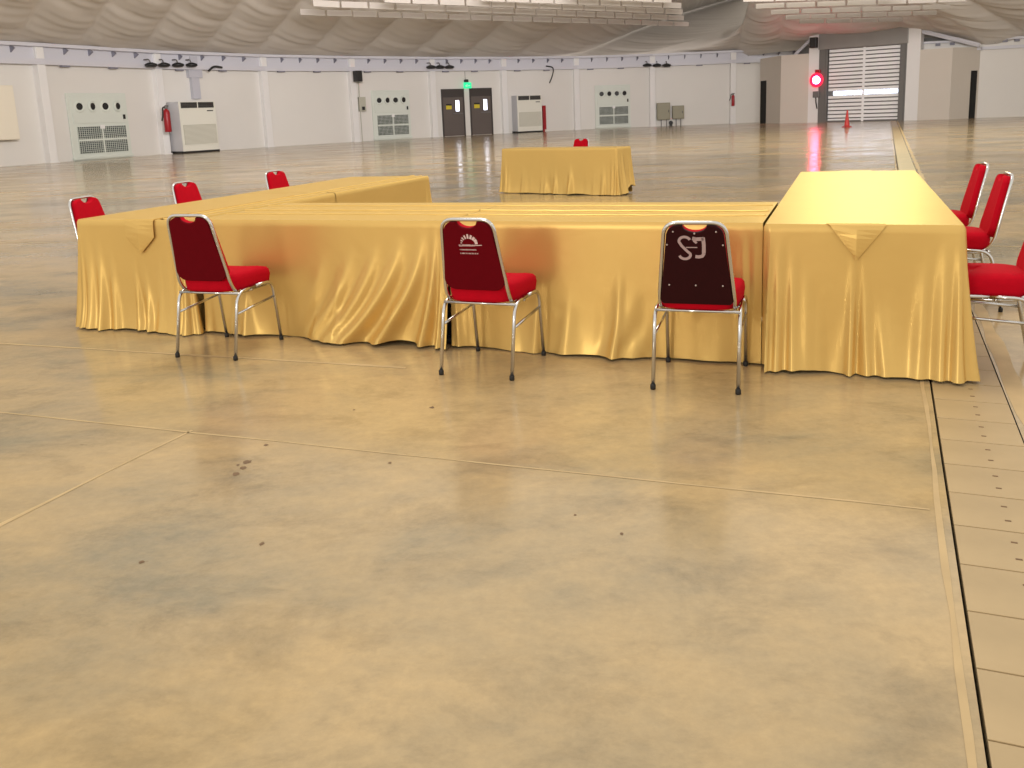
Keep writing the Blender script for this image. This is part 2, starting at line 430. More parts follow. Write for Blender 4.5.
# --- draped fabric ceiling: seams rise from the wall top towards the middle of the hall
SLOPE = .30
def seam(b, u, base=None, z0=HW+.05, slope=SLOPE):
    B = Vector((base.x, base.y, z0)) if base is not None else None
    if B is None:
        h, t, n = seg_hit(b[0], b[1], .5); B = Vector((h.x, h.y, z0))
    dd = ray(*u); o = Vector((0, 0, HC)); lo, hi = .3, 1.2
    # distance along the sight line where it meets the sloping fabric
    lo_k, hi_k = 8/dd.y, B.y/dd.y*1.1
    f = lambda k: (o+dd*k).z-(z0+slope*((o+dd*k).xy-B.xy).length)
    prev = hi_k; k = hi_k
    for _ in range(600):
        k -= hi_k/800
        P = o+dd*k
        if f(k) <= 0 and f(k+hi_k/800) > 0: break
    # fall back: the root nearest the wall
    P = o+dd*k
    D = (P-B); D.z = 0
    if D.length < .5: D = Vector((.2, -1, 0))
    return B, D.normalized(), D.length
SE = [((15, 42), (40, 0)), ((80, 44), (107, 0)), ((142, 47), (175, 0)), ((202, 49), (240, 0)), ((256, 48), (298, 0)), ((308, 51), (338, 20)), ((358, 54), (391, 22)),
      ((411, 54), (446, 24)), ((463, 55), (496, 27)), ((514, 56), (554, 30)), ((577, 55), (632, 30)), ((652, 54), (735, 33))]
seams = []
for bpx, upx in SE:
    h, t, n = seg_hit(bpx[0], bpx[1]+10, .35)
    seams.append((Vector((h.x, h.y, HW)), upx))
def plan_dir(B, u, slope):
    """plan direction of a rising seam from B that passes the sight line u"""
    dd = ray(*u); best = None
    for i in range(1, 700):
        k = (B.y*1.08)*(1-i/760)/dd.y
        P = Vector((0, 0, HC))+dd*k; e = P.z-(B.z+slope*(P.xy-B.xy).length)
        if best is None or abs(e) < best[0]: best = (abs(e), P)
    D = best[1]-B; D.z = 0; return D.normalized()
rows = []
for B, u in seams: rows.append((B, plan_dir(B, u, SLOPE)))
B0, D0 = rows[0]
ext = [(B0+Vector((-1.6*k, -3.0*k, 0)), (D0+Vector((.03*k, .02*k, 0))).normalized()) for k in (4, 3, 2, 1)]
cen = Vector((12, 40, 0))
right = []
for p, z in ((Vector((16.2, 63.2, 0)), HW), (mb@Vector((xs[780]-.5, 1.2, 0)), 4.95), (mb@Vector((xs[818], 1.0, 0)), 5.0), (mb@Vector((xs[898], 1.0, 0)), 5.0), (mb@Vector((xs[918]+.8, 1.0, 0)), 4.75), (mb@Vector((BL+1.0, .6, 0)), 4.45), (RP[2], 4.45), (RP[3], 4.45), (RP[4], 4.45), (RP[5], 4.45)):
    dd = (cen-p); dd.z = 0; right.append((Vector((p.x, p.y, z)), dd.normalized()))
ALL = ext+rows+right
bm = bmesh.new(); NU, NV, LEN = 20, 190, 24.0
wr_ = random.Random(3)
vcols = []
for i in range(len(ALL)-1):
    (Ba, Da), (Bb, Db) = ALL[i], ALL[i+1]
    wd = (Bb-Ba).length
    ph = [wr_.uniform(0, 6.28) for _ in range(6)]; skew = wr_.uniform(.9, 1.5)
    grid = []; st = -1.2 if i >= len(ALL)-len(right) else -.12
    for u in range(NU+(1 if i == len(ALL)-2 else 0)):
        fu = u/NU; col = []
        for v in range(NV+1):
            fv = v/NV; s = st+(LEN-st)*fv**1.2
            # seams are arched, and the cloth between them sags in swags
            P = (Ba+Da*s).lerp(Bb+Db*s, fu); z = Ba.z+(Bb.z-Ba.z)*fu+SLOPE*s-.0030*s*s
            hump = 4*fu*(1-fu)
            sag = hump*min(.40, .085*wd)*sm(0, 3.0, s+.5)
            lon = s+skew*.8*(fu-.5)*(1+.10*s)
            wrk = .034*math.sin(lon*2.7+ph[0]+1.6*fu+.7*math.sin(.9*s+ph[3]))*hump**.5+.022*math.sin(lon*5.9+ph[1]+2.2*fu*fu)*hump**.4*(.5+.5*math.sin(1.3*s+ph[4]))+.013*math.sin(lon*9.1+ph[2]-1.5*fu)*hump**.4
            wrk *= .45+.55*sm(0, 1.2, s)
            col.append(bm.verts.new((P.x, P.y, z-sag*.8-wrk*1.15)))
        grid.append(col)
    vcols += grid
for a, b in zip(vcols, vcols[1:]):
    for k in range(NV): bm.faces.new((a[k], b[k], b[k+1], a[k+1]))
tag(obj('ceiling', bm, M['ceil'], smooth=True), kind='structure')

# --- hanging acoustic baffles
def baffle_rows(rowspec, z, hgt, width, label_fmt, group):
    first = None
    for r, (L, R, ins) in enumerate(rowspec):
        P, Q = on_level(L[0], L[1], z), on_level(R[0], R[1], z); d = Q-P; n = max(1, round((d.length-ins)/width)); wpx = (d.length-ins)/n
        d.normalize(); rz = math.atan2(d.y, d.x)
        for k in range(n):
            c = P+d*(ins+wpx*(k+.5))
            if first is None:
                bm = bmesh.new(); box(bm, -width/2+.05, width/2-.05, -.03, .03, 0, hgt, bev=.012)
                o = first = obj('hanging_baffle', bm, M['baffle'])
            else:
                o = first.copy(); C.objects.link(o)
            o.location = c; o.rotation_euler = (rnd.uniform(-.06, .06), rnd.uniform(-.012, .012), rz+rnd.uniform(-.03, .03)); o.scale = (wpx/width, 1, 1)
            tag(o, label_fmt.format(['lowest', 'second', 'third', 'fourth', 'fifth'][r]), 'ceiling baffle', group.format(['lowest', 'second', 'third', 'fourth', 'fifth'][r]))
baffle_rows([((299, 15), (689, 26.5), 0), ((312, 6.5), (684, 20.5), 0), ((383, 2.5), (683, 14.5), 0), ((480, 1.0), (682, 8.5), 0), ((570, -1.5), (672, 3.0), 0)],
            6.0, .26, 1.30, 'white rectangular baffle panel in the {} row of the wide left ceiling cluster', 'wide ceiling cluster baffles, {} row from below')
baffle_rows([((798.5, 23.7), (903, 21.5), 0), ((784.5, 19.6), (937, 14.9), 0), ((769.5, 14.5), (951, 9.0), 0), ((754.5, 8.8), (967, 1.6), 0), ((742, 2.0), (900, -1.5), 0)],
            5.4, .215, 1.40, 'white rectangular baffle panel in the {} row of the ceiling cluster above the shutter', 'shutter ceiling cluster baffles, {} row from below')

# ================================================================ THINGS ALONG THE WALL
def wall_frame(x0, y0, x1, y1, inset):
    """lower-left and upper-right picture corners -> origin, rotation, width, z0, z1"""
    p, t, n = seg_hit(x0, y1, inset); q, _, _ = seg_hit(x1, y1, inset); r, _, _ = seg_hit(x0, y0, inset)
    d = q-p; d.z = 0
    return Vector((p.x, p.y, 0)), math.atan2(d.y, d.x), d.length, p.z, r.z, n
def vent_unit(x0, y0, x1, y1, label):
    p, rz, w, z0, z1, n = wall_frame(x0, y0, x1, y1, .02); z0 = 0
    t = thing('air_vent_unit', label, 'air vent', p, rz, 'wall vent units')
    h = z1
    bm = bmesh.new(); box(bm, 0, w, -.06, .0, .0, h, bev=.02); box(bm, w*.06, w*.97, -.09, -.06, h*.55, h*.96, bev=.015); box(bm, -.03, w+.03, -.12, 0, .04, .16, bev=.02); obj('housing', bm, M['vent'], t)
    for k in range(4):
        cx = w*(.18+.215*k); bm = bmesh.new()
        tilt = Matrix.Translation((cx, -.09, h*.80))@Matrix.Rotation(.15*(1 if k % 2 else -1), 4, 'Z')@FACE
        lathe(bm, [(.26, 0), (.26, .03), (.23, .06), (.165, .05), (.15, .02), (.001, .02)], 20, tilt)
        nz = obj('nozzle', bm, M['vent'], t)
        bm = bmesh.new(); lathe(bm, [(.155, .024), (.155, .032), (.001, .032)], 18, tilt); obj('opening', bm, M['black'], nz)
    # intake grille: four panels of bars over a dark recess
    g = bx('intake_grille', M['ventg'], t, w*.11, w*.93, -.075, -.06, h*.10, h*.50)
    bm = bmesh.new(); gx0, gx1, gz0, gz1 = w*.11, w*.93, h*.10, h*.50
    for k in range(15):
        z = gz0+(gz1-gz0)*k/14; th = .007 if k != 7 else .045
        box(bm, gx0, gx1, -.10, -.075, z-th, z+th)
    for k in range(25):
        xx = gx0+(gx1-gx0)*k/24; th = .005 if k != 12 else .04
        box(bm, xx-th, xx+th, -.098, -.078, gz0, gz1)
    obj('bars', bm, M['vent'], g)
    bx('latch', M['white'], t, w*.48, w*.56, -.125, -.09, h*.46, h*.52, bev=.01)
    bx('control_switch', M['black'], t, w*.90, w*.94, -.12, -.09, h*.60, h*.67, bev=.01)
vent_unit(73, 93, 132, 158, 'pale green wall vent panel with four nozzles, leftmost of the three near the cream box')
vent_unit(374, 90.5, 411.5, 141, 'pale wall vent panel with four black nozzles beside the pair of brown doors')
vent_unit(595.5, 85.5, 630.5, 130, 'pale wall vent panel with four black nozzles left of the olive cabinets')

def floor_ac(xl, yb, xr, yt, depth, label):
    pr = on_level(xr, yb); _, t, n = seg_hit(xl, yb, .1); p, _, _ = seg_hit(xl, yb, .1+depth)
    rz = math.atan2(t.y, t.x); q, _, _ = seg_hit(xr, yb, .1+depth); w = (q-p).length
    k = (Vector((p.x, p.y, 0))-Vector((0, 0, 0))).length
    d = ray(xl, yt); h = HC+d.z*k/math.hypot(d.x, d.y)
    th = thing('air_conditioner', label, 'air conditioner', (p.x, p.y, 0), rz, 'floor standing air conditioners')
    bm = bmesh.new(); box(bm, 0, w, .0, depth, .10, h, bev=.03); obj('body', bm, M['acs'], th)
    bm = bmesh.new(); box(bm, .0, w, -.04, .0, h*.14, h*.86, bev=.015); box(bm, 0, w, -.035, 0, h*.86, h, bev=.01); box(bm, 0, w, -.035, 0, .10, h*.14, bev=.01); obj('front_panel', bm, M['acw'], th)
    for a, b in ((.05, .49), (.52, .95)):
        g = bx('outlet_grille', M['black'], th, w*a, w*b, -.05, -.034, h*.875, h*.985)
        bm = bmesh.new()
        for j in range(4): box(bm, w*a, w*b, -.06, -.048, h*(.89+.026*j), h*(.895+.026*j))
        obj('louvre', bm, M['grey'], g)
    g = bx('intake_grille', M['acg'], th, w*.06, w*.96, -.055, -.04, h*.17, h*.55)
    bm = bmesh.new()
    for j in range(16): box(bm, w*.07, w*.95, -.062, -.054, h*(.18+.023*j), h*(.188+.023*j))
    obj('louvre', bm, M['acw'], g)
    bx('badge', M['black'], th, w*.75, w*.92, -.05, -.036, h*.805, h*.825)
    bx('plinth', M['black'], th, -.02, w+.02, -.03, depth, 0, .11)
    return th
floor_ac(183.5, 153.5, 219.5, 101.5, .95, 'cream floor standing air conditioner behind the red extinguisher at left')
floor_ac(518, 133.5, 542.5, 95.5, .8, 'cream floor standing air conditioner right of the pair of brown doors')

def extinguisher(px, py0, py1, label, inset=.35, r=None, stand=True):
    b, t, n = seg_hit(px, py1, inset); top, _, _ = seg_hit(px, py0, inset)
    rz = math.atan2(t.y, t.x); z0, z1 = b.z, top.z; h = z1-z0; r = r or h*.125
    th = thing('fire_extinguisher', label, 'fire extinguisher', (b.x, b.y, z0), rz)
    bm = bmesh.new(); lathe(bm, [(r*.9, 0), (r, .03), (r, h*.72), (r*.8, h*.80), (r*.35, h*.85), (r*.3, h*.86)], 18); obj('cylinder', bm, M['fire'], th, True)
    bm = bmesh.new(); lathe(bm, [(r*.30, h*.86), (r*.55, h*.88), (r*.5, h*.95), (r*.2, h)], 12); box(bm, -r*.2, r*1.0, -r*.15, r*.15, h*.93, h*.99, bev=.01); obj('valve', bm, M['grey'], th)
    bm = bmesh.new(); tube(bm, arc_path([(0, 0, h*.93), (-r*1.3, 0, h*.92), (-r*1.7, -.03, h*.60), (-r*2.3, -.03, h*.42)], r*.6), r*.22, 8); obj('hose', bm, M['black'], th, True)
    return th
extinguisher(168.5, 105, 132, 'red fire extinguisher with black hose hung left of the cream air conditioner', .95)
extinguisher(733, 93, 106, 'small red fire extinguisher mounted on the white column left of the block', .62)
# tall red hydrant cabinet right of the second air conditioner
p, rz, w, z0, z1, n = wall_frame(543.5, 105.5, 546.5, 129.5, .25)
t = thing('hydrant_cabinet', 'tall narrow red cabinet right beside the second air conditioner', 'cabinet', p, rz)
bx('body', M['fire'], t, 0, max(w, .22), 0, .24, z0, z1, bev=.01); bx('door', M['fire'], t, .02, max(w, .22)-.02, -.015, 0, z0+.05, z1-.05, bev=.005); bx('bracket', M['fire'], t, .02, .12, .02, .2, 0, z0)

# cream box on the wall at the left edge
p, rz, w, z0, z1, n = wall_frame(-14, 85, 21, 141, .5)
t = thing('wall_cabinet', 'cream box cabinet on the white wall at the left picture edge', 'cabinet', p, rz)
bx('body', M['box'], t, 0, w, .02, .5, z0, z1, bev=.02); bx('door', M['box'], t, .02, w-.02, 0, .02, z0+.03, z1-.03, bev=.01)
# lilac duct above the first air conditioner
p, rz, w, z0, z1, n = wall_frame(194, 60, 201.5, 100, .22)
bm = bmesh.new(); box(bm, 0, w, 0, .2, z0+.06, HW-.2); box(bm, -.15, w+.2, -.03, .2, HW-1.25, HW-.75, bev=.02)
o = obj('air_duct', bm, M['duct']); o.location = p; o.rotation_euler = (0, 0, rz); tag(o, 'grey vertical duct running from the beam to the left air conditioner', 'duct')

# paired doors
def exit_door(n_, x0, x1, y0, y1, lab):
    p, rz, w, z0, z1, n = wall_frame(x0, y0, x1, y1, .03)
    d = bpy.data.objects.new(n_, None); C.objects.link(d); d.location = p; d.rotation_euler = (0, 0, rz); tag(d, kind='structure')
    h = z1
    bm = bmesh.new(); box(bm, 0, w, -.03, 0, h*.84, h); obj('transom', bm, M['doortop'], d)
    bx('leaf', M['door'], d, .06, w-.06, -.02, 0, .02, h*.84)
    bm = bmesh.new(); box(bm, -.02, .07, -.06, 0, 0, h+.05); box(bm, w-.07, w+.02, -.06, 0, 0, h+.05); box(bm, 0, w, -.06, 0, h-.04, h+.05); obj('frame', bm, M['doortop'], d)
    bx('vision_panel', M['glass'], d, w*.62, w*.77, -.035, -.018, h*.54, h*.77)
    s = bx('notice', M['yellow'], d, w*.18, w*.43, -.03, -.019, h*.585, h*.68); bx('notice_header', M['black'], s, w*.18, w*.43, -.034, -.029, h*.665, h*.70)
    bx('push_bar', M['grey'], d, w*.46, w*.92, -.10, -.03, h*.475, h*.50, bev=.01)
exit_door('door_4', 443.5, 465.5, 90, 137.5, ''); exit_door('door_5', 471.5, 493, 89, 136.5, '')
p, rz, w, z0, z1, n = wall_frame(464, 82.5, 471.5, 88.5, .22)
t = thing('exit_sign', 'glowing green exit sign between the tops of the brown doors', 'exit sign', p, rz)
bx('lit_panel', M['green'], t, 0, w, -.02, .05, z0, z1, bev=.02); bx('bracket', M['white'], t, w*.4, w*.6, .05, .2, z0+.1, z1)
bm = bmesh.new()   # running figure pictogram and arrow
box(bm, w*.2, w*.32, -.03, -.02, z0+.12, z0+.2); box(bm, w*.36, w*.44, -.03, -.02, z0+.1, z1-.1); box(bm, w*.55, w*.8, -.03, -.02, z0+.15, z0+.19); obj('pictogram', bm, M['white'], t)
p, rz, w, z0, z1, n = wall_frame(465, 79.5, 467.5, 82.3, .25)
t = thing('security_camera', 'small black camera on a cable above the green exit sign', 'camera', p, rz)
bx('body', M['black'], t, 0, w, -.15, .15, z0, z1, bev=.03); bm = bmesh.new(); tube(bm, [(w/2, .12, z1), (w/2, .12, HW-.9)], .012, 6); obj('cable', bm, M['cable'], t)

# loudspeakers
def loudspeaker(p, rz, w, h, z0, label):
    t = thing('loudspeaker', label, 'speaker', (p.x, p.y, z0), rz)
    bx('cabinet', M['black'], t, 0, w, .02, .4, 0, h, bev=.03); bx('grille', M['cable'], t, .04, w-.04, 0, .02, .04, h-.04, bev=.008)
    bx('bracket', M['grey'], t, w*.3, w*.7, .4, .55, h*.3, h*.7)
p, rz, w, z0, z1, n = wall_frame(357, 70.5, 363, 81.5, 1.05)
loudspeaker(p, rz, w, z1-z0, z0, 'black loudspeaker high on a white column above the small grey box')
pw = mb@Vector((bhit(810.5, 47, .4).x, -.62, 0)); zz0, zz1 = bhit(813, 48, .4).z, bhit(813, 37.5, .4).z
loudspeaker(pw, brz, bhit(817, 47, .4).x-bhit(810.5, 47, .4).x, zz1-zz0, zz0, 'black loudspeaker on the pillar left of the roller shutter')
# grey electrical box by that column
p, rz, w, z0, z1, n = wall_frame(360, 97, 366.5, 111.5, .2)
t = thing('switch_box', 'small grey switch box on the wall right of the speaker column', 'switch box', p, rz)
bx('body', M['acg'], t, 0, w, 0, .18, z0, z1, bev=.015); bx('switch', M['black'], t, w*.35, w*.75, -.05, 0, z0+.08, z0+.28, bev=.01)
bm = bmesh.new(); tube(bm, [(.1, .12, z1), (.1, .12, HW-.9)], .03, 6); tube(bm, [(.1, .12, 0), (.1, .12, z0)], .02, 6); obj('conduit', bm, M['acg'], t)
# olive cabinets on legs
for (x0, y0, x1, y1), lab in (((657.2, 103, 670.3, 120), 'olive electrical cabinet on legs, the taller one next to the column'), ((672.6, 105.8, 684.2, 119), 'olive electrical cabinet on legs, the smaller right-hand one')):
    p, rz, w, z0, z1, n = wall_frame(x0, y0, x1, y1, .55)
    t = thing('electrical_cabinet', lab, 'cabinet', p, rz, 'olive electrical cabinets')
    bx('body', M['olive'], t, 0, w, .02, .5, z0, z1, bev=.02); d = bx('door', M['olive'], t, .04, w-.04, -.01, .02, z0+.04, z1-.04, bev=.01); bx('handle', M['black'], d, w-.14, w-.10, -.04, -.01, (z0+z1)/2-.08, (z0+z1)/2+.08)
    for a in (.32, .72): bx('leg', M['grey'], t, w*a-.03, w*a+.03, .1, .16, 0, z0)
p, rz, w, z0, z1, n = wall_frame(669.3, 121, 672.6, 125.2, .6)
t = thing('floor_lamp_head', 'small round black lamp on the floor under the olive cabinets', 'lamp', p, rz)
bm = bmesh.new(); lathe(bm, [(.05, -.12), (.13, -.08), (.145, .08), (.12, .1), (.001, .09)], 16, Matrix.Translation((w/2, .1, .22))@FACE); obj('head', bm, M['black'], t, True); bx('stand', M['black'], t, w/2-.1, w/2+.1, .02, .16, 0, .09)
# black lamp heads lying on the beam ledge, cables
def beam_lamps(pxs, y, label, grp, wid=.37):
    for k, x in enumerate(pxs):
        p, t_, n = seg_hit(x, y, .70); rz = math.atan2(t_.y, t_.x)
        t = thing('hanging_lamp', label[k], 'lamp', (p.x, p.y, p.z), rz, grp)
        bm = bmesh.new(); lathe(bm, [(wid*.25, .10), (wid*.8, .03), (wid*.85, -.05), (wid*.6, -.11), (.001, -.12)], 16); obj('shade', bm, M['black'], t, True)
        bm = bmesh.new(); tube(bm, arc_path([(0, .0, .05), (0, .1, .25), (0, .42, .25)], .08), .03, 6); obj('arm', bm, M['grey'], t, True)
beam_lamps([647.2, 657, 666.5], 65, ['black dish lamp under the beam, left of three above olive cabinets', 'black dish lamp under the beam, middle of three above olive cabinets', 'black dish lamp under the beam, right of three above olive cabinets'], 'dish lamps above the olive cabinets')
beam_lamps([431, 440, 449.5], 66.8, ['black dish lamp under the beam, left of three beside the brown doors', 'black dish lamp under the beam, middle of three beside the brown doors', 'black dish lamp under the beam, right of three beside the brown doors'], 'dish lamps beside the brown doors', .36)
beam_lamps([151, 164, 178, 191.5], 64.6, [f'black dish lamp under the beam, {k} of four above the left extinguisher' for k in ('first', 'second', 'third', 'fourth')], 'dish lamps above the extinguisher', .34)
def cord(pts, inset, r, label, name='hanging_cable'):
    ps = [seg_hit(x, y, inset)[0] for x, y in pts]; bm = bmesh.new(); tube(bm, arc_path(ps, .3), r, 6)
    tag(obj(name, bm, M['cable'], smooth=True), label, 'cable')
cord([(546, 66), (554, 67), (552.5, 76), (549.5, 83)], .5, .04, 'black cord dangling from the beam above the second air conditioner')
cord([(222, 67.5), (214, 66), (208.5, 71)], .6, .055, 'short black cable hooked under the beam right of the grey duct')

# red stage lamp on the shutter frame and the grip below it
ph = bhit(816.5, 80, .3)
t = thing('signal_lamp', 'glowing red round lamp beside the left edge of the roller shutter', 'lamp', mb@Vector((ph.x, -.3, ph.z)), brz)
bm = bmesh.new(); lathe(bm, [(.20, -.24), (.40, -.05), (.43, .02), (.39, .03), (.001, .0)], 24, FACE); obj('housing', bm, M['ledhalo'], t, True)  # housing given its own glow to imitate the lamp's halo
bm = bmesh.new(); lathe(bm, [(.24, .03), (.21, .08), (.12, .11), (.001, .12)], 20, FACE); obj('lens', bm, M['led'], t, True)
bx('cowl', M['fire'], t, -.12, .2, .0, .2, .42, .62, bev=.03)
ph2 = bhit(815.5, 93, .2)
t2 = thing('control_box', 'small dark control box hanging below the red lamp', 'control box', mb@Vector((ph2.x, -.2, ph2.z)), brz)
bx('body', M['grey'], t2, -.18, .22, 0, .18, -.28, .1, bev=.03)
bm = bmesh.new(); tube(bm, arc_path([(0, .05, -.28), (.03, .05, -.6), (.08, .1, -.95)], .1), .035, 6); obj('cable', bm, M['cable'], t2, True)
# traffic cone
pcn = on_level(846.8, 127.3)
t = thing('traffic_cone', 'red traffic cone standing on the floor before the roller shutter', 'traffic cone', (pcn.x, pcn.y, 0), .3)
hc_ = 43*.0*0+.83
bm = bmesh.new(); box(bm, -.17, .17, -.17, .17, 0, .05, bev=.015); obj('base', bm, M['conew'], t)
bm = bmesh.new(); lathe(bm, [(.135, .05), (.12, .12), (.035, .80), (.025, .83), (.001, .83)], 20); obj('cone', bm, M['cone'], t, True)

# ================================================================ TABLES
YAW = -.3648; O = Vector((1.29, 4.45, 0)); EX = Vector((math.cos(YAW), math.sin(YAW), 0)); EY = Vector((-math.sin(YAW), math.cos(YAW), 0))
def T(a, b, z=0): p = O+EX*a+EY*b; return Vector((p.x, p.y, z))
H = .75
ZT = .835
FO = on_level(502, 148.8, H); FQ = on_level(616.5, 147.6, H); FYAW = math.atan2(FQ.y-FO.y, FQ.x-FO.x)
SIDE = []
for top, rz, lab in (((81, 199.5), YAW-PI/2+.10, 'red banquet chair behind the left table, nearest of the three along its outer side'),
                     ((182, 184), YAW-PI/2, 'red banquet chair behind the left table, middle of the three along its outer side'),
                     ((273, 172.5), YAW-PI/2-.05, 'red banquet chair behind the left table, farthest of the three along its outer side'),
                     ((986, 165.5), YAW+PI/2+.05, 'red banquet chair right of the yellow topped table, farthest of the three'),
                     ((1010, 176), YAW+PI/2+.04, 'red banquet chair right of the yellow topped table, middle of the three'),
                     ((1058, 200), YAW+PI/2+.02, 'red banquet chair cut by the right picture edge, nearest on that side'),
                     ((582, 139.2), FYAW+PI, 'red banquet chair behind the small table in the middle distance')):
    p = on_level(top[0], top[1], ZT)
    SIDE.append((Vector((p.x, p.y, 0))+Vector((-math.sin(rz), math.cos(rz), 0))*.29, rz, lab))
def frame_of(p, o, yaw):
    d = Vector((p.x-o.x, p.y-o.y)); return d.x*math.cos(yaw)+d.y*math.sin(yaw), -d.x*math.sin(yaw)+d.y*math.cos(yaw)
REACH = .275
def dents(idx, side, o, yaw, w, l):
    out = []
    for i in idx:
        a, b = frame_of(SIDE[i][0], o, yaw)
        dep = {'right': w-(a-REACH), 'left': a+REACH, 'back': l-(b-REACH)}[side]
        c = {'right': b, 'left': l-b, 'back': w-a}[side]
        if dep > 0: out.append((c, .27, dep))
    return out
def folds(L, n, seed, amin=.006, amax=.018, wmin=.018, wmax=.05, drift=.03, t0=(.1, .6)):
    r = random.Random(seed)
    return [(r.uniform(0, L), r.uniform(wmin, wmax), r.uniform(amin, amax)*(1 if r.random() < .7 else -.6), r.uniform(-drift, drift), r.uniform(*t0)) for _ in range(n)]
def cloth(name, label, loc, yaw, w, l, sides, group=None, corner=.075, seed=1, cfold=.02, m='gold', NT=30, step=.014, h=H):
    """sides: front/right/back/left -> dict(folds, flare, pool, lift, gaps=[(s0,s1)] kept flat)"""
    r0 = .016
    order = ['front', 'right', 'back', 'left']
    geo = {'front': (Vector((0, 0)), Vector((1, 0)), w, Vector((0, -1))), 'right': (Vector((w, 0)), Vector((0, 1)), l, Vector((1, 0))),
           'back': (Vector((w, l)), Vector((-1, 0)), w, Vector((0, 1))), 'left': (Vector((0, l)), Vector((0, -1)), l, Vector((-1, 0)))}
    bm = bmesh.new(); rd = random.Random(seed)
    hemn = [(rd.uniform(3, 18), rd.uniform(0, 6.28), rd.uniform(.002, .006)) for _ in range(4)]
    runs = []
    samples = []
    for i, sname in enumerate(order):
        sd = sides.get(sname); p0, tv, L, nv = geo[sname]
        if sd is None:
            samples.append((sname, p0.copy(), None)); continue
        prev, nxt = sides.get(order[i-1]), sides.get(order[(i+1) % 4])
        a0 = r0 if prev is not None else 0; a1 = r0 if nxt is not None else 0
        n = max(4, int(L/step))
        for k in range(n+1):
            s = a0+(L-a0-a1)*k/n
            samples.append((sname, p0+tv*s, (sd, s, L, nv, tv, prev is not None, nxt is not None)))
        if nxt is not None:
            pc = p0+tv*L-(tv+nv)*r0; nv2 = geo[order[(i+1) % 4]][3]
            for k in range(1, 10):
                th = PI/2*k/10; nn = nv*math.cos(th)+nv2*math.sin(th)
                samples.append((sname, pc+nn*r0, (sd, L, L, nn, tv, True, True, k/10, sides[order[(i+1) % 4]])))
    top = []; cols = []
    tt = [0]+[k/NT for k in range(1, NT+1)]
    for sname, p, info in samples:
        v0 = bm.verts.new((p.x, p.y, h)); top.append(v0)
        if info is None:
            cols.append(None); continue
        col = [v0]
        sd, s, L, nv, tv, hasp, hasn = info[:7]
        isc = len(info) > 7
        flare = sd.get('flare', .02); pool = sd.get('pool', .02); lift = sd.get('lift', 0)
        cexp = 0.0
        if isc:
            cexp = 1; ck = info[7]; lift = lift*(1-ck)+info[8].get('lift', 0)*ck; pool = pool*(1-ck)+info[8].get('pool', .02)*ck
        else:
            if hasp: cexp = max(cexp, math.exp(-(s/.09)**2))
            if hasn: cexp = max(cexp, math.exp(-((L-s)/.09)**2))
        flat = 0
        for (g0, g1) in sd.get('gaps', []):
            if g0 <= s <= g1: flat = 1
        zh = lift+.004+sum(a*(1+math.sin(f*s+ph)) for f, ph, a in hemn)*.5
        lf = sd.get('lifts', None)
        if lf:
            for (sc, wd, up) in lf: zh += up*math.exp(-((s-sc)/wd)**2)
        for t in tt[1:]:
            e = r0*.6
            q = min(1, t/.03)
            o = e*math.sin(q*PI/2)*1.0
            o += flare*t*(1-cexp)+corner*(t**1.15)*cexp
            if isc: o += cfold*math.sin(ck*PI*2.0*2)*sm(.1, 1, t)*.8
            elif cexp > .02:
                dc = min(s if hasp else 9, (L-s) if hasn else 9)
                o += cfold*math.cos(dc*2*PI/.075)*cexp**.6*sm(.05, .9, t)
            if not isc:
                for (sc, wd, A, dr, t0) in sd.get('folds', []):
                    x = (s-(sc+dr*t*t))/(wd*(.55+.6*t))
                    if abs(x) < 3.2: o += 1.45*A*math.exp(-x*x)*sm(t0, 1.0, t)*(1-cexp)
                o += sd.get('belly', 0)*math.sin(PI*t)*0
            o += pool*(.35+.65*abs(math.sin(s*4.3+seed)))*t**7*(1 if not isc else .7)
            if flat: o = e*math.sin(q*PI/2)
            if o < .003: o = .003+.001*t
            for (c0, hw, dep) in (sd.get('dents', []) if not isc else []):
                mm = (1-sm(hw, hw+(.10 if dep > 0 else .24), abs(s-c0)))*sm(.16, .40 if dep > 0 else .75, t)
                o = o*(1-mm)-dep*mm
            z = h-r0*.6*(1-math.cos(q*PI/2))-(h-r0*.6-zh)*max(0, (t-.02))/.98
            if t > .9:                                  # the hem turns out over the floor
                z = max(zh, z-(pool*.5)*(t-.9)*0)
            x_ = p.x+nv.x*o; y_ = p.y+nv.y*o
            col.append(bm.verts.new((x_, y_, z)))
        cols.append(col)
    n = len(cols)
    for i in range(n):
        a, b = cols[i], cols[(i+1) % n]
        if a is None or b is None: continue
        # skip the closing edge between non-neighbouring chains
        if (Vector(a[0].co.xy)-Vector(b[0].co.xy)).length > .06: continue
        for k in range(NT): bm.faces.new((a[k], b[k], b[k+1], a[k+1]))
    # merge coincident neighbours on the rim, then close the top
    for fc in bm.faces: fc.smooth = True
    f = bm.faces.new([bm.verts.new(v.co) for v in top])
    f.smooth = False
    bmesh.ops.triangulate(bm, faces=[f])
    o = obj(name, bm, M[m]); o.location = loc; o.rotation_euler = (0, 0, yaw)
    tag(o, label, 'tablecloth', group)
    return o
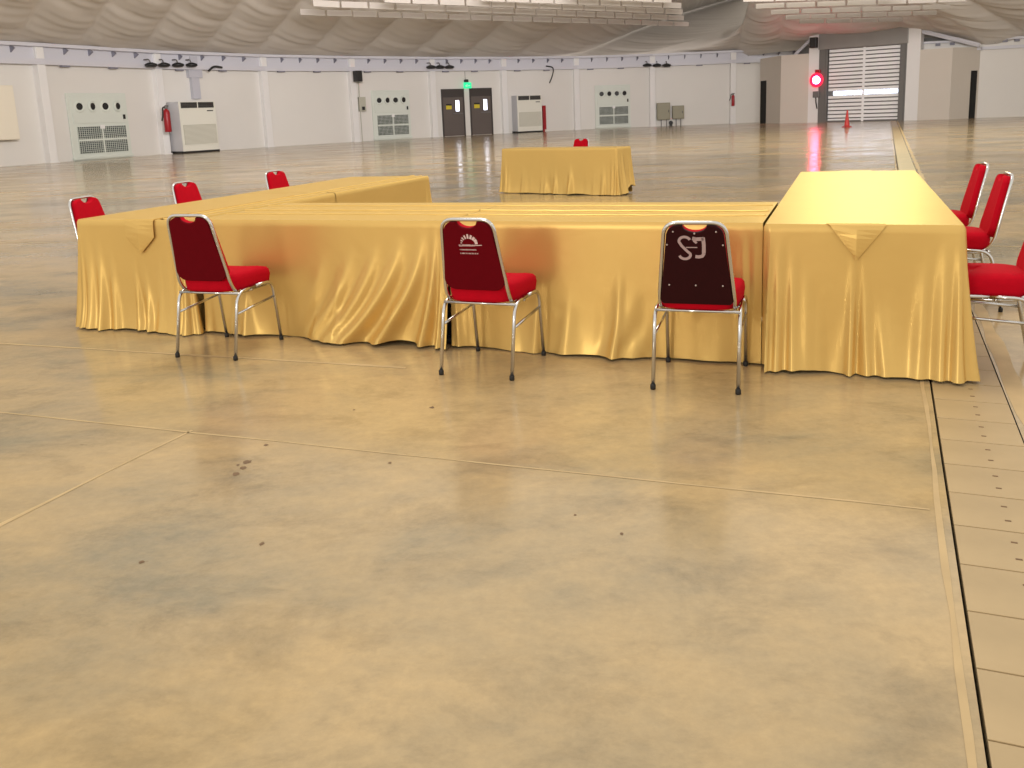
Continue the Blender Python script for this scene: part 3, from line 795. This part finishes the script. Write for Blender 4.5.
def ridge(parent, pts, w, hgt, name='hem_fold'):
    """low rounded fold lying along a table top"""
    bm = bmesh.new(); rr = random.Random(len(pts)+int(w*1e4)); rows = []
    for i, (x, y, z) in enumerate(pts):
        d = Vector(pts[min(i+1, len(pts)-1)])-Vector(pts[max(i-1, 0)]); n = Vector((-d.y, d.x, 0)).normalized()
        ww = w*rr.uniform(.75, 1.15); hh = hgt*rr.uniform(.7, 1.3)
        rows.append([bm.verts.new(Vector((x, y, z))+n*(ww*k)+Vector((0, 0, hz*hh+.0008))) for k, hz in ((-.5, 0), (-.42, .75), (-.2, 1), (.15, .8), (.5, 0))])
    for a, b in zip(rows, rows[1:]):
        for k in range(4): bm.faces.new((a[k], b[k], b[k+1], a[k+1]))
    return obj(name, bm, M['gold'], parent, True)
def wob(x0, x1, y0, y1, z, n, amp, seed):
    r = random.Random(seed); return [(x0+(x1-x0)*k/n+(amp*r.uniform(-1, 1) if abs(x1-x0) < abs(y1-y0) else 0), y0+(y1-y0)*k/n+(amp*r.uniform(-1, 1) if abs(x1-x0) >= abs(y1-y0) else 0), z) for k in range(n+1)]

GG = 'gold satin tablecloths of the U shaped table'
# right-hand arm
RL = 3.5
rc = cloth('tablecloth', 'gold satin cloth over the right-hand table with bright yellow top', T(0, 0), YAW, .9, RL, {
    'front': dict(folds=folds(.9, 9, 11, .004, .010, t0=(.3, .7))+[(.13, .03, .03, .02, .15), (.20, .035, .02, .02, .25), (.418, .013, .026, .0, .12), (.448, .010, -.022, .004, .12), (.475, .016, .018, .03, .3), (.53, .02, .014, .05, .45), (.60, .05, .012, .03, .5), (.74, .03, .022, -.01, .2), (.80, .02, .022, .0, .15)], flare=.015, pool=.035),
    'right': dict(folds=folds(RL, 40, 12), flare=.02, pool=.02, dents=dents((3, 4, 5), 'right', T(0, 0), YAW, .9, RL)),
    'back': dict(folds=folds(.9, 10, 13), flare=.02),
    'left': dict(folds=folds(RL, 25, 14), flare=.02, gaps=[(RL-1.35, RL)]),
}, GG, corner=.085, seed=5, cfold=.026)
# pointed strip over its top
def runner(label, loc, w0, length, drop, front_gap, seed):
    bm = bmesh.new(); r = random.Random(seed); th = .003; n = 40
    rows = []
    z = H+.0015
    def wid(t): return w0*(1+.12*math.sin(t*2.2+.4)-.10*t)
    for k in range(n+1):
        t = k/n; y = length*(1-t); rows.append([Vector((-wid(1-t)/2+.012*math.sin(5*t), y, z)), Vector((0, y, z+.0004)), Vector((wid(1-t)/2+.010*math.sin(4*t+1), y, z))])
    rows.append([Vector((-w0/2, -.016, z-.006)), Vector((0, -.018, z-.006)), Vector((w0/2, -.016, z-.006))])
    g = front_gap
    for k in range(1, 9):
        t = k/8; full = drop*.35
        zz = z-.006-drop*t
        ww = w0/2 if drop*t < g else w0/2*(1-(drop*t-g)/(drop-g))
        ww = max(ww, .002)
        yy = -.020-.010*t
        rows.append([Vector((-ww, yy, zz)), Vector((-.004, yy-.016*min(1, t*3)*(1-t*.7), zz)), Vector((ww, yy, zz))])
    V = [[bm.verts.new(q[0]), bm.verts.new(q[1]), bm.verts.new(q[2])] for q in rows]
    for a, b in zip(V, V[1:]):
        for k in range(2): bm.faces.new((a[k], a[k+1], b[k+1], b[k]))
    o = obj('cloth_strip', bm, M['gold'])
    md = o.modifiers.new('thick', 'SOLIDIFY'); md.thickness = .0035; md.offset = 1
    o.location = loc; o.rotation_euler = (0, 0, YAW); tag(o, label, 'cloth strip', 'pointed gold cloth strips'); return o
runner('narrow gold cloth strip along the right table top ending in a pointed tip', T(.435, 0), .255, RL-.02, .165, .0, 1)
runner('narrow gold cloth strip on the left table end with a pentagon tip', T(-3.99, 0), .235, 1.6, .215, .11, 2)
# front run, two cloths
FB = 1.0
f1 = cloth('tablecloth', 'gold satin cloth with sweeping diagonal folds on the front run, behind the leftmost chair', T(-3.56, .04), YAW, 1.78, FB, {
    'front': dict(folds=folds(1.78, 12, 21, .004, .010, t0=(.3, .7))+[(.95, .06, .030, -.28, .25), (1.15, .06, .045, -.32, .2), (1.32, .055, .055, -.36, .15), (1.48, .06, .065, -.40, .10), (1.62, .05, .06, -.30, .05), (1.70, .03, .05, -.10, .0), (1.745, .018, .05, -.03, .0), (1.772, .014, .05, .0, .0), (.30, .04, .02, .05, .5), (.62, .03, .018, -.05, .45)], flare=.012, pool=.035, dents=[(.63, .05, -.01)], lifts=[(1.45, .12, .02)]),
    'back': dict(folds=folds(1.78, 12, 22), flare=.02, gaps=[(1.70, 1.78)])}, GG, seed=6)
f2 = cloth('tablecloth', 'gold satin cloth on the front run behind the two right chairs', T(-1.777, .04), YAW, 1.763, FB, {
    'front': dict(folds=folds(1.73, 14, 31, .004, .011, t0=(.35, .7))+[(.03, .016, .05, .02, .0), (.075, .018, .045, .02, .0), (.16, .02, .02, .05, .3), (.55, .03, .016, -.04, .45), (.75, .04, .018, -.06, .45), (1.02, .025, .026, -.03, .3), (1.15, .05, .02, -.18, .4), (1.35, .05, .030, -.25, .35), (1.50, .05, .035, -.28, .3), (1.66, .03, .05, .04, .0), (1.72, .018, .03, .02, .0)], flare=.012, pool=.035, dents=[(.185, .05, -.01), (1.285, .05, -.01), (1.685, .05, -.01)]),
    'back': dict(folds=folds(1.73, 12, 32), flare=.02)}, GG, seed=7)
for f_, wd in ((f1, 1.78), (f2, 1.75)):
    ridge(f_, wob(0.0, wd, .30, .30, H, 24, .006, 3), .035, .006)
    ridge(f_, wob(0.0, wd, .52, .50, H, 24, .008, 4), .05, .008)
    ridge(f_, wob(0.0, wd, .78, .80, H, 24, .006, 5), .03, .006)
# left-hand arm, two cloths
l1_ = cloth('tablecloth', 'gold satin cloth over the near end of the left-hand table', T(-4.54, 0), YAW, .90, 1.83, {
    'left': dict(folds=folds(1.83, 22, 41), flare=.02, pool=.02, dents=dents((0, 1), 'left', T(-4.54, 0), YAW, .9, 1.83)),
    'front': dict(folds=folds(.9, 12, 42, .005, .012, t0=(.2, .6))+[(.10, .022, .03, .0, .1), (.17, .03, .035, .02, .1), (.27, .03, .022, .02, .2), (.46, .012, .018, .03, .30), (.485, .010, -.014, .05, .3), (.54, .016, .018, .05, .35), (.68, .03, .018, .0, .3), (.80, .03, .016, .0, .3)], flare=.02, pool=.04),
    'right': dict(folds=folds(1.83, 14, 43), flare=.015, gaps=[(0, 1.12)])}, GG, corner=.07, seed=8, cfold=.022)
l2_ = cloth('tablecloth', 'gold satin cloth over the far end of the left-hand table', T(-4.54, 1.84), YAW, .90, 1.80, {
    'left': dict(folds=folds(1.80, 22, 51), flare=.02, pool=.02, dents=dents((1, 2), 'left', T(-4.54, 1.84), YAW, .9, 1.80)),
    'back': dict(folds=folds(.9, 10, 52), flare=.02),
    'right': dict(folds=folds(1.80, 14, 53, .003, .010), flare=.015, pool=.02)}, GG, corner=.06, seed=9, cfold=.02)
for f_, ln in ((l1_, 1.83), (l2_, 1.8)):
    ridge(f_, wob(.72, .72, 0.01, ln, H, 24, .008, 13), .04, .008)
    ridge(f_, wob(.83, .82, 0.01, ln, H, 24, .006, 14), .03, .005)
# far presenter table
FY = -.40
fo = on_level(502, 148.8, H); fq = on_level(616.5, 147.6, H)
fd = fq-fo; fd.z = 0; FW = fd.length; FY = math.atan2(fd.y, fd.x)
fc = cloth('tablecloth', 'gold satin cloth over the separate small table in the middle distance', (fo.x, fo.y, 0), FY, FW, .45, {
    'front': dict(folds=folds(FW, 34, 61, .006, .02, wmin=.02, wmax=.045, t0=(.2, .65)), flare=.02, pool=.03),
    'right': dict(folds=folds(.45, 6, 62, .01, .03)+[(.15, .04, .04, 0, .0)], flare=.03, lifts=[(.36, .16, .13)]),
    'back': dict(folds=folds(FW, 20, 63), flare=.02, dents=dents((6,), 'back', FO, FY, FW, .45)),
    'left': dict(folds=folds(.45, 6, 64), flare=.03)}, None, corner=.05, seed=10, cfold=.025, step=.02)

# folding tables whose legs show below the cloths
def folding_table(label, loc, yaw, w, l, leg_in=.05):
    t = thing('folding_table', label, 'table', loc, yaw, 'folding tables under the cloths')
    bm = bmesh.new(); box(bm, .01, w-.01, .01, l-.01, H-.034, H-.006, bev=.006); obj('tabletop', bm, M['under'], t)
    for xx in (leg_in, w-leg_in):
        for yy in (.06, l-.06):
            bm = bmesh.new(); tube(bm, [(xx, yy, .02), (xx, yy, H-.034)], .016, 10); lg = obj('leg', bm, M['black'], t, True)
            bm = bmesh.new(); lathe(bm, [(.02, 0), (.038, .006), (.036, .03), (.018, .05)], 14, Matrix.Translation((xx, yy, 0))); obj('rubber_foot', bm, M['rubber'], lg, True)
        bm = bmesh.new(); tube(bm, [(xx, .06, .22), (xx, l-.06, .22)], .012, 8); obj('crossbar', bm, M['black'], t, True)
folding_table('folding table under the front cloth, black leg showing behind the leftmost front chair', T(-3.615, .055), YAW, 1.80, .96, .03)
folding_table('folding table under the middle-distance gold cloth, dark legs showing at right', (fo.x, fo.y, 0), FY, FW, .45, .06)

# ================================================================ CHAIRS
def on_back(u, v, w):
    """back panel coordinates: u across, v up the slope from the seat, w out of the rear face"""
    th = .22; c, s = math.cos(th), math.sin(th)
    return Vector((u, -.185-v*s-w*c, .415+v*c-w*s))
def outline(wb, wt, v0, v1, rb, rt, notch):
    """closed outline of a backrest: lower corners, upper corners, finger notch"""
    P = [(-wb+rb, v0), (wb-rb, v0)]
    def corner(cx, cy, r, a0, a1, n=7): return [(cx+r*math.cos(a0+(a1-a0)*k/n), cy+r*math.sin(a0+(a1-a0)*k/n)) for k in range(n+1)]
    pts = corner(wb-rb, v0+rb, rb, -PI/2, 0)+corner(wt-rt, v1-rt, rt, 0, PI/2)
    if notch:
        nw, nd = .056, .034
        pts += [(nw*math.cos(PI*k/12), v1-nd*math.sin(PI*k/12)) for k in range(13)]
    pts += corner(-wt+rt, v1-rt, rt, PI/2, PI)+corner(-wb+rb, v0+rb, rb, PI, PI*1.5)
    out = []
    for p in pts:
        if not out or (Vector(p)-Vector(out[-1])).length > 1e-4: out.append(p)
    return out
def slab(bm, pts, layers):
    """stack of (inset, w) rings closed at both ends"""
    n = len(pts); cx = sum(p[0] for p in pts)/n; cy = sum(p[1] for p in pts)/n; rings = []
    for ins, w in layers:
        ring = []
        for i, p in enumerate(pts):
            a = Vector(pts[i-1]); b = Vector(pts[(i+1) % n]); d = (b-a)
            nn = Vector((-d.y, d.x)).normalized() if d.length > 1e-6 else Vector((0, 0))
            q = Vector(p)+nn*ins
            ring.append(bm.verts.new(on_back(q.x, q.y, w)))
        rings.append(ring)
    for a, b in zip(rings, rings[1:]):
        for i in range(n): bm.faces.new((a[i], a[(i+1) % n], b[(i+1) % n], b[i]))
    fs = [bm.faces.new(rings[0]), bm.faces.new(rings[-1])]
    bmesh.ops.triangulate(bm, faces=fs, ngon_method='EAR_CLIP')
def ribbon(bm, pts, w, wof=.0135):
    """flat printed stroke on the rear of the back"""
    rows = []
    for i, p in enumerate(pts):
        d = Vector(pts[min(i+1, len(pts)-1)])-Vector(pts[max(i-1, 0)]); nn = Vector((-d.y, d.x)).normalized()*w/2
        p = Vector(p); rows.append((bm.verts.new(on_back(*(p-nn), wof)), bm.verts.new(on_back(*(p+nn), wof))))
    for a, b in zip(rows, rows[1:]): bm.faces.new((a[0], b[0], b[1], a[1]))
def make_chair(label, variant):
    t = thing('banquet_chair', label, 'chair', group='red banquet chairs with chrome frames')
    # chrome hoop of the back, running forward as the side rails under the seat
    hb, ht = .178, .140
    vt = dict(plain=.445, sun=.428, letters=.415)[variant]
    path = [(hb-.005, .17, .372), (hb-.005, -.13, .372), on_back(hb, .02, 0), on_back(ht, vt, 0), on_back(-ht, vt, 0), on_back(-hb, .02, 0), (-hb+.005, -.13, .372), (-hb+.005, .17, .372)]
    bm = bmesh.new(); tube(bm, arc_path(path, [.05, .05, .065, .065, .05, .05], 8), .0095, 12); obj('back_frame', bm, M['chrome'], t, True)
    for sx in (-1, 1):
        x = .202*sx
        for y0, y1, ym in ((-.250, -.172, -.12), (.235, .188, .13)):
            bm = bmesh.new(); tube(bm, arc_path([(x, y0, .012), (x, y1, .385 if y0 < 0 else .392), (x, .01, .392)], .075, 8), .0098, 12); lg = obj('leg', bm, M['chrome'], t, True)
            bm = bmesh.new(); lathe(bm, [(.012, 0), (.0135, .004), (.0135, .022), (.0115, .026)], 12, Matrix.Translation((x, y0, 0))); obj('rubber_foot', bm, M['rubber'], lg, True)
        bm = bmesh.new(); tube(bm, [(x, -.198, .262), (x, .203, .292)], .0075, 8); obj('stretcher', bm, M['chrome'], t, True)
    bm = bmesh.new(); tube(bm, [(-.202, -.165, .379), (.202, -.165, .379)], .008, 8); tube(bm, [(-.202, -.02, .376), (.202, -.02, .376)], .009, 8); tube(bm, [(-.202, .17, .376), (.202, .17, .376)], .009, 8); obj('cross_bar', bm, M['chrome'], t, True)
    # seat cushion: rounded plan, crowned top
    bm = bmesh.new(); n = 48; rings = []
    for sc, z in ((.90, .386), (.985, .390), (1.0, .41), (1.02, .445), (1.0, .472), (.94, .488), (.75, .497), (.45, .501), (.15, .503)):
        ring = []
        for k in range(n):
            a = 2*PI*k/n; e = .42
            cx = math.copysign(abs(math.cos(a))**e, math.cos(a)); cy = math.copysign(abs(math.sin(a))**e, math.sin(a))
            wx = .194*(1-.06*(-cy))
            zf = z-(.018*max(0, cy)**3 if z > .44 else 0)
            ring.append(bm.verts.new((wx*sc*cx, .025+.208*sc*cy, zf)))
        rings.append(ring)
    for a, b in zip(rings, rings[1:]):
        for k in range(n): bm.faces.new((a[k], a[(k+1) % n], b[(k+1) % n], b[k]))
    bm.faces.new(rings[0]); bm.faces.new(rings[-1]); obj('seat', bm, M['red'], t, True)
    # padded back and its rear board
    low = .045 if variant != 'letters' else .005
    rb = .06 if variant != 'letters' else .018
    pts = outline(.169, .1325, low, vt-.011, rb, .055, True)
    bm = bmesh.new(); slab(bm, pts, [(0, -.004), (0.0, -.026), (.004, -.038), (.010, -.043)]); br = obj('backrest', bm, M['red'], t)
    bm = bmesh.new(); slab(bm, pts, [(0, -.004), (0, .008), (.004, .012)]); bb = obj('back_board', bm, M['redvinyl'] if variant == 'letters' else M['redback'], br)
    bb['label'] = 'dark maroon rear board'
    if variant == 'letters':
        bm = bmesh.new()
        def ell(cx, cy, rx, ry, a0, a1, n=10): return [(cx-.0+rx*math.cos(math.radians(a0+(a1-a0)*k/n)), cy+ry*math.sin(math.radians(a0+(a1-a0)*k/n))) for k in range(n+1)]
        # as seen from behind: u runs to the viewer's left when facing the rear, so mirror
        S = ell(-.046, .328, .026, .022, 20, 185)+[(-.060, .306), (-.034, .278)]+ell(-.046, .262, .026, .022, 10, -165)
        ribbon(bm, S, .013); ribbon(bm, [(-.040, .298), (.012, .298)], .005); obj('letter', bm, M['print2'], bb)
        bm = bmesh.new(); J = [(-.010, .343), (.008, .339), (.042, .341)]; ribbon(bm, J, .018); ribbon(bm, [(.002, .349), (-.002, .330), (.010, .320)], .012)
        ribbon(bm, [(.039, .348), (.042, .312), (.041, .268)], .017); ribbon(bm, [(.042, .268), (.034, .255), (.018, .251), (.002, .253)], .016); obj('letter', bm, M['print2'], bb)
        for u, v in ((-.098, .375), (.098, .375), (0, .366), (-.128, .31), (.128, .31), (-.125, .105), (0, .105), (.125, .105)):
            bm = bmesh.new(); s_ = bmesh.ops.create_uvsphere(bm, u_segments=8, v_segments=6, radius=.0045)['verts']; bmesh.ops.translate(bm, verts=s_, vec=on_back(u, v, .0125)); obj('button', bm, M['steel'], bb, True)
    if variant == 'sun':
        bm = bmesh.new(); cx, cy = .0, .300
        for k in range(9):
            a = math.radians(168-19.5*k); w = .005+.0012*k
            r0_, r1_ = .036, .060-.004*abs(k-4)+.002*k*.5
            p0, p1 = (cx+r0_*math.cos(a), cy+r0_*.85*math.sin(a)), (cx+r1_*math.cos(a), cy+r1_*.85*math.sin(a))
            ribbon(bm, [p0, ((p0[0]+p1[0])/2, (p0[1]+p1[1])/2), p1], w)
        ribbon(bm, [(-.052, .290), (.072, .296)], .004)
        obj('sun_logo', bm, M['print'], bb)
        rt = random.Random(4)
        for yy, x0, x1, hh in ((.294, -.055, .030, .010), (.270, -.053, .038, .006), (.250, -.053, .042, .007)):
            bm = bmesh.new(); x = x0
            while x < x1:
                w = rt.uniform(.003, .0055); ribbon(bm, [(x+w/2, yy-hh/2), (x+w/2, yy+hh/2)], w*.8); 
                ribbon(bm, [(x, yy+rt.choice((-.3, .3))*hh), (x+w+.001, yy+rt.choice((-.3, .3))*hh)], hh*.25)
                x += w+rt.choice((.0015, .0015, .0015, .005))
            obj('print_line', bm, M['print'], bb)
    return t
def place(o, x, y, rz): o.location = (x, y, 0); o.rotation_euler = (0, 0, rz)
ca = make_chair('red banquet chair with plain dark back, leftmost of the three facing the front tables', 'plain')
place(ca, -1.735, 5.30, -.32)
cb = make_chair('red banquet chair with a white half sun print on its back', 'sun')
place(cb, -.112, 4.70, -.385)
cc = make_chair('red banquet chair with grey letters and studs on its near black back', 'letters')
place(cc, .94, 4.325, -.33)
for pos, rz, lab in SIDE: dup(ca, pos, rz, lab)

# ================================================================ LIGHT
w = bpy.data.worlds.new('hall_daylight'); bpy.context.scene.world = w; w.use_nodes = True
bg = w.node_tree.nodes['Background']; bg.inputs['Color'].default_value = (1.0, .93, .82, 1); bg.inputs['Strength'].default_value = 1.02
def area(name, loc, target, sx, sy, energy, col, spread=None):
    l = bpy.data.lights.new(name, 'AREA'); l.shape = 'RECTANGLE'; l.size = sx; l.size_y = sy; l.energy = energy; l.color = col
    if spread: l.spread = spread
    o = bpy.data.objects.new(name, l); C.objects.link(o); o.location = loc
    o.rotation_euler = (Vector(target)-Vector(loc)).to_track_quat('-Z', 'Y').to_euler(); return o
area('open_door_daylight', (-7, -6, 3.4), (0, 5, .4), 1.6, 1.6, 260, (1, .95, .86))
area('added_tabletop_light', (-.5, 7.5, 8.5), (-.3, 6.5, 0), 4, 3, 330, (1, .95, .82))  # added overhead light, lifts the table tops
area('added_wall_wash', (-2, 13, 6.0), (-17, 45, 5.8), 9, 3, 1080, (1, .95, .92), 1.5)  # this and the next two: unseen lights added to brighten the far walls
area('added_wall_wash', (1, 17, 6.0), (2, 60, 6.4), 10, 3, 1150, (1, .95, .92), 1.5)
area('added_wall_wash', (8, 15, 6.0), (23, 54, 6.0), 9, 3, 950, (1, .94, .89), 1.5)
area('added_tabletop_light', (15.5, 40, 9.5), (2.5, 6, .7), 6, 2.5, 750, (1, .93, .58))  # added light, placed for a yellow sheen on the right table top

# ================================================================ CAMERA
cam = bpy.data.cameras.new('camera'); co = bpy.data.objects.new('camera', cam); C.objects.link(co)
cam.sensor_fit = 'HORIZONTAL'; cam.sensor_width = 36; cam.lens = F/1024*36
cam.shift_y = -(384-287)/1024
fwd = Vector((0, math.cos(PITCH), -math.sin(PITCH))); up0 = Vector((0, math.sin(PITCH), math.cos(PITCH))); rt0 = Vector((1, 0, 0))
rgt = rt0*math.cos(ROLL)-up0*math.sin(ROLL); upv = rt0*math.sin(ROLL)+up0*math.cos(ROLL)
R = Matrix((rgt, upv, -fwd)).transposed().to_4x4()
co.matrix_world = Matrix.Translation((0, 0, HC))@R
cam.clip_end = 300
sc = bpy.context.scene
sc.camera = co
sc.view_settings.view_transform = 'Standard'; sc.view_settings.look = 'None'
sc.view_settings.gamma = 1; sc.view_settings.use_curve_mapping = False; sc.view_settings.exposure = 0.0
sc.cycles.use_denoising = True
sc.cycles.max_bounces = 6
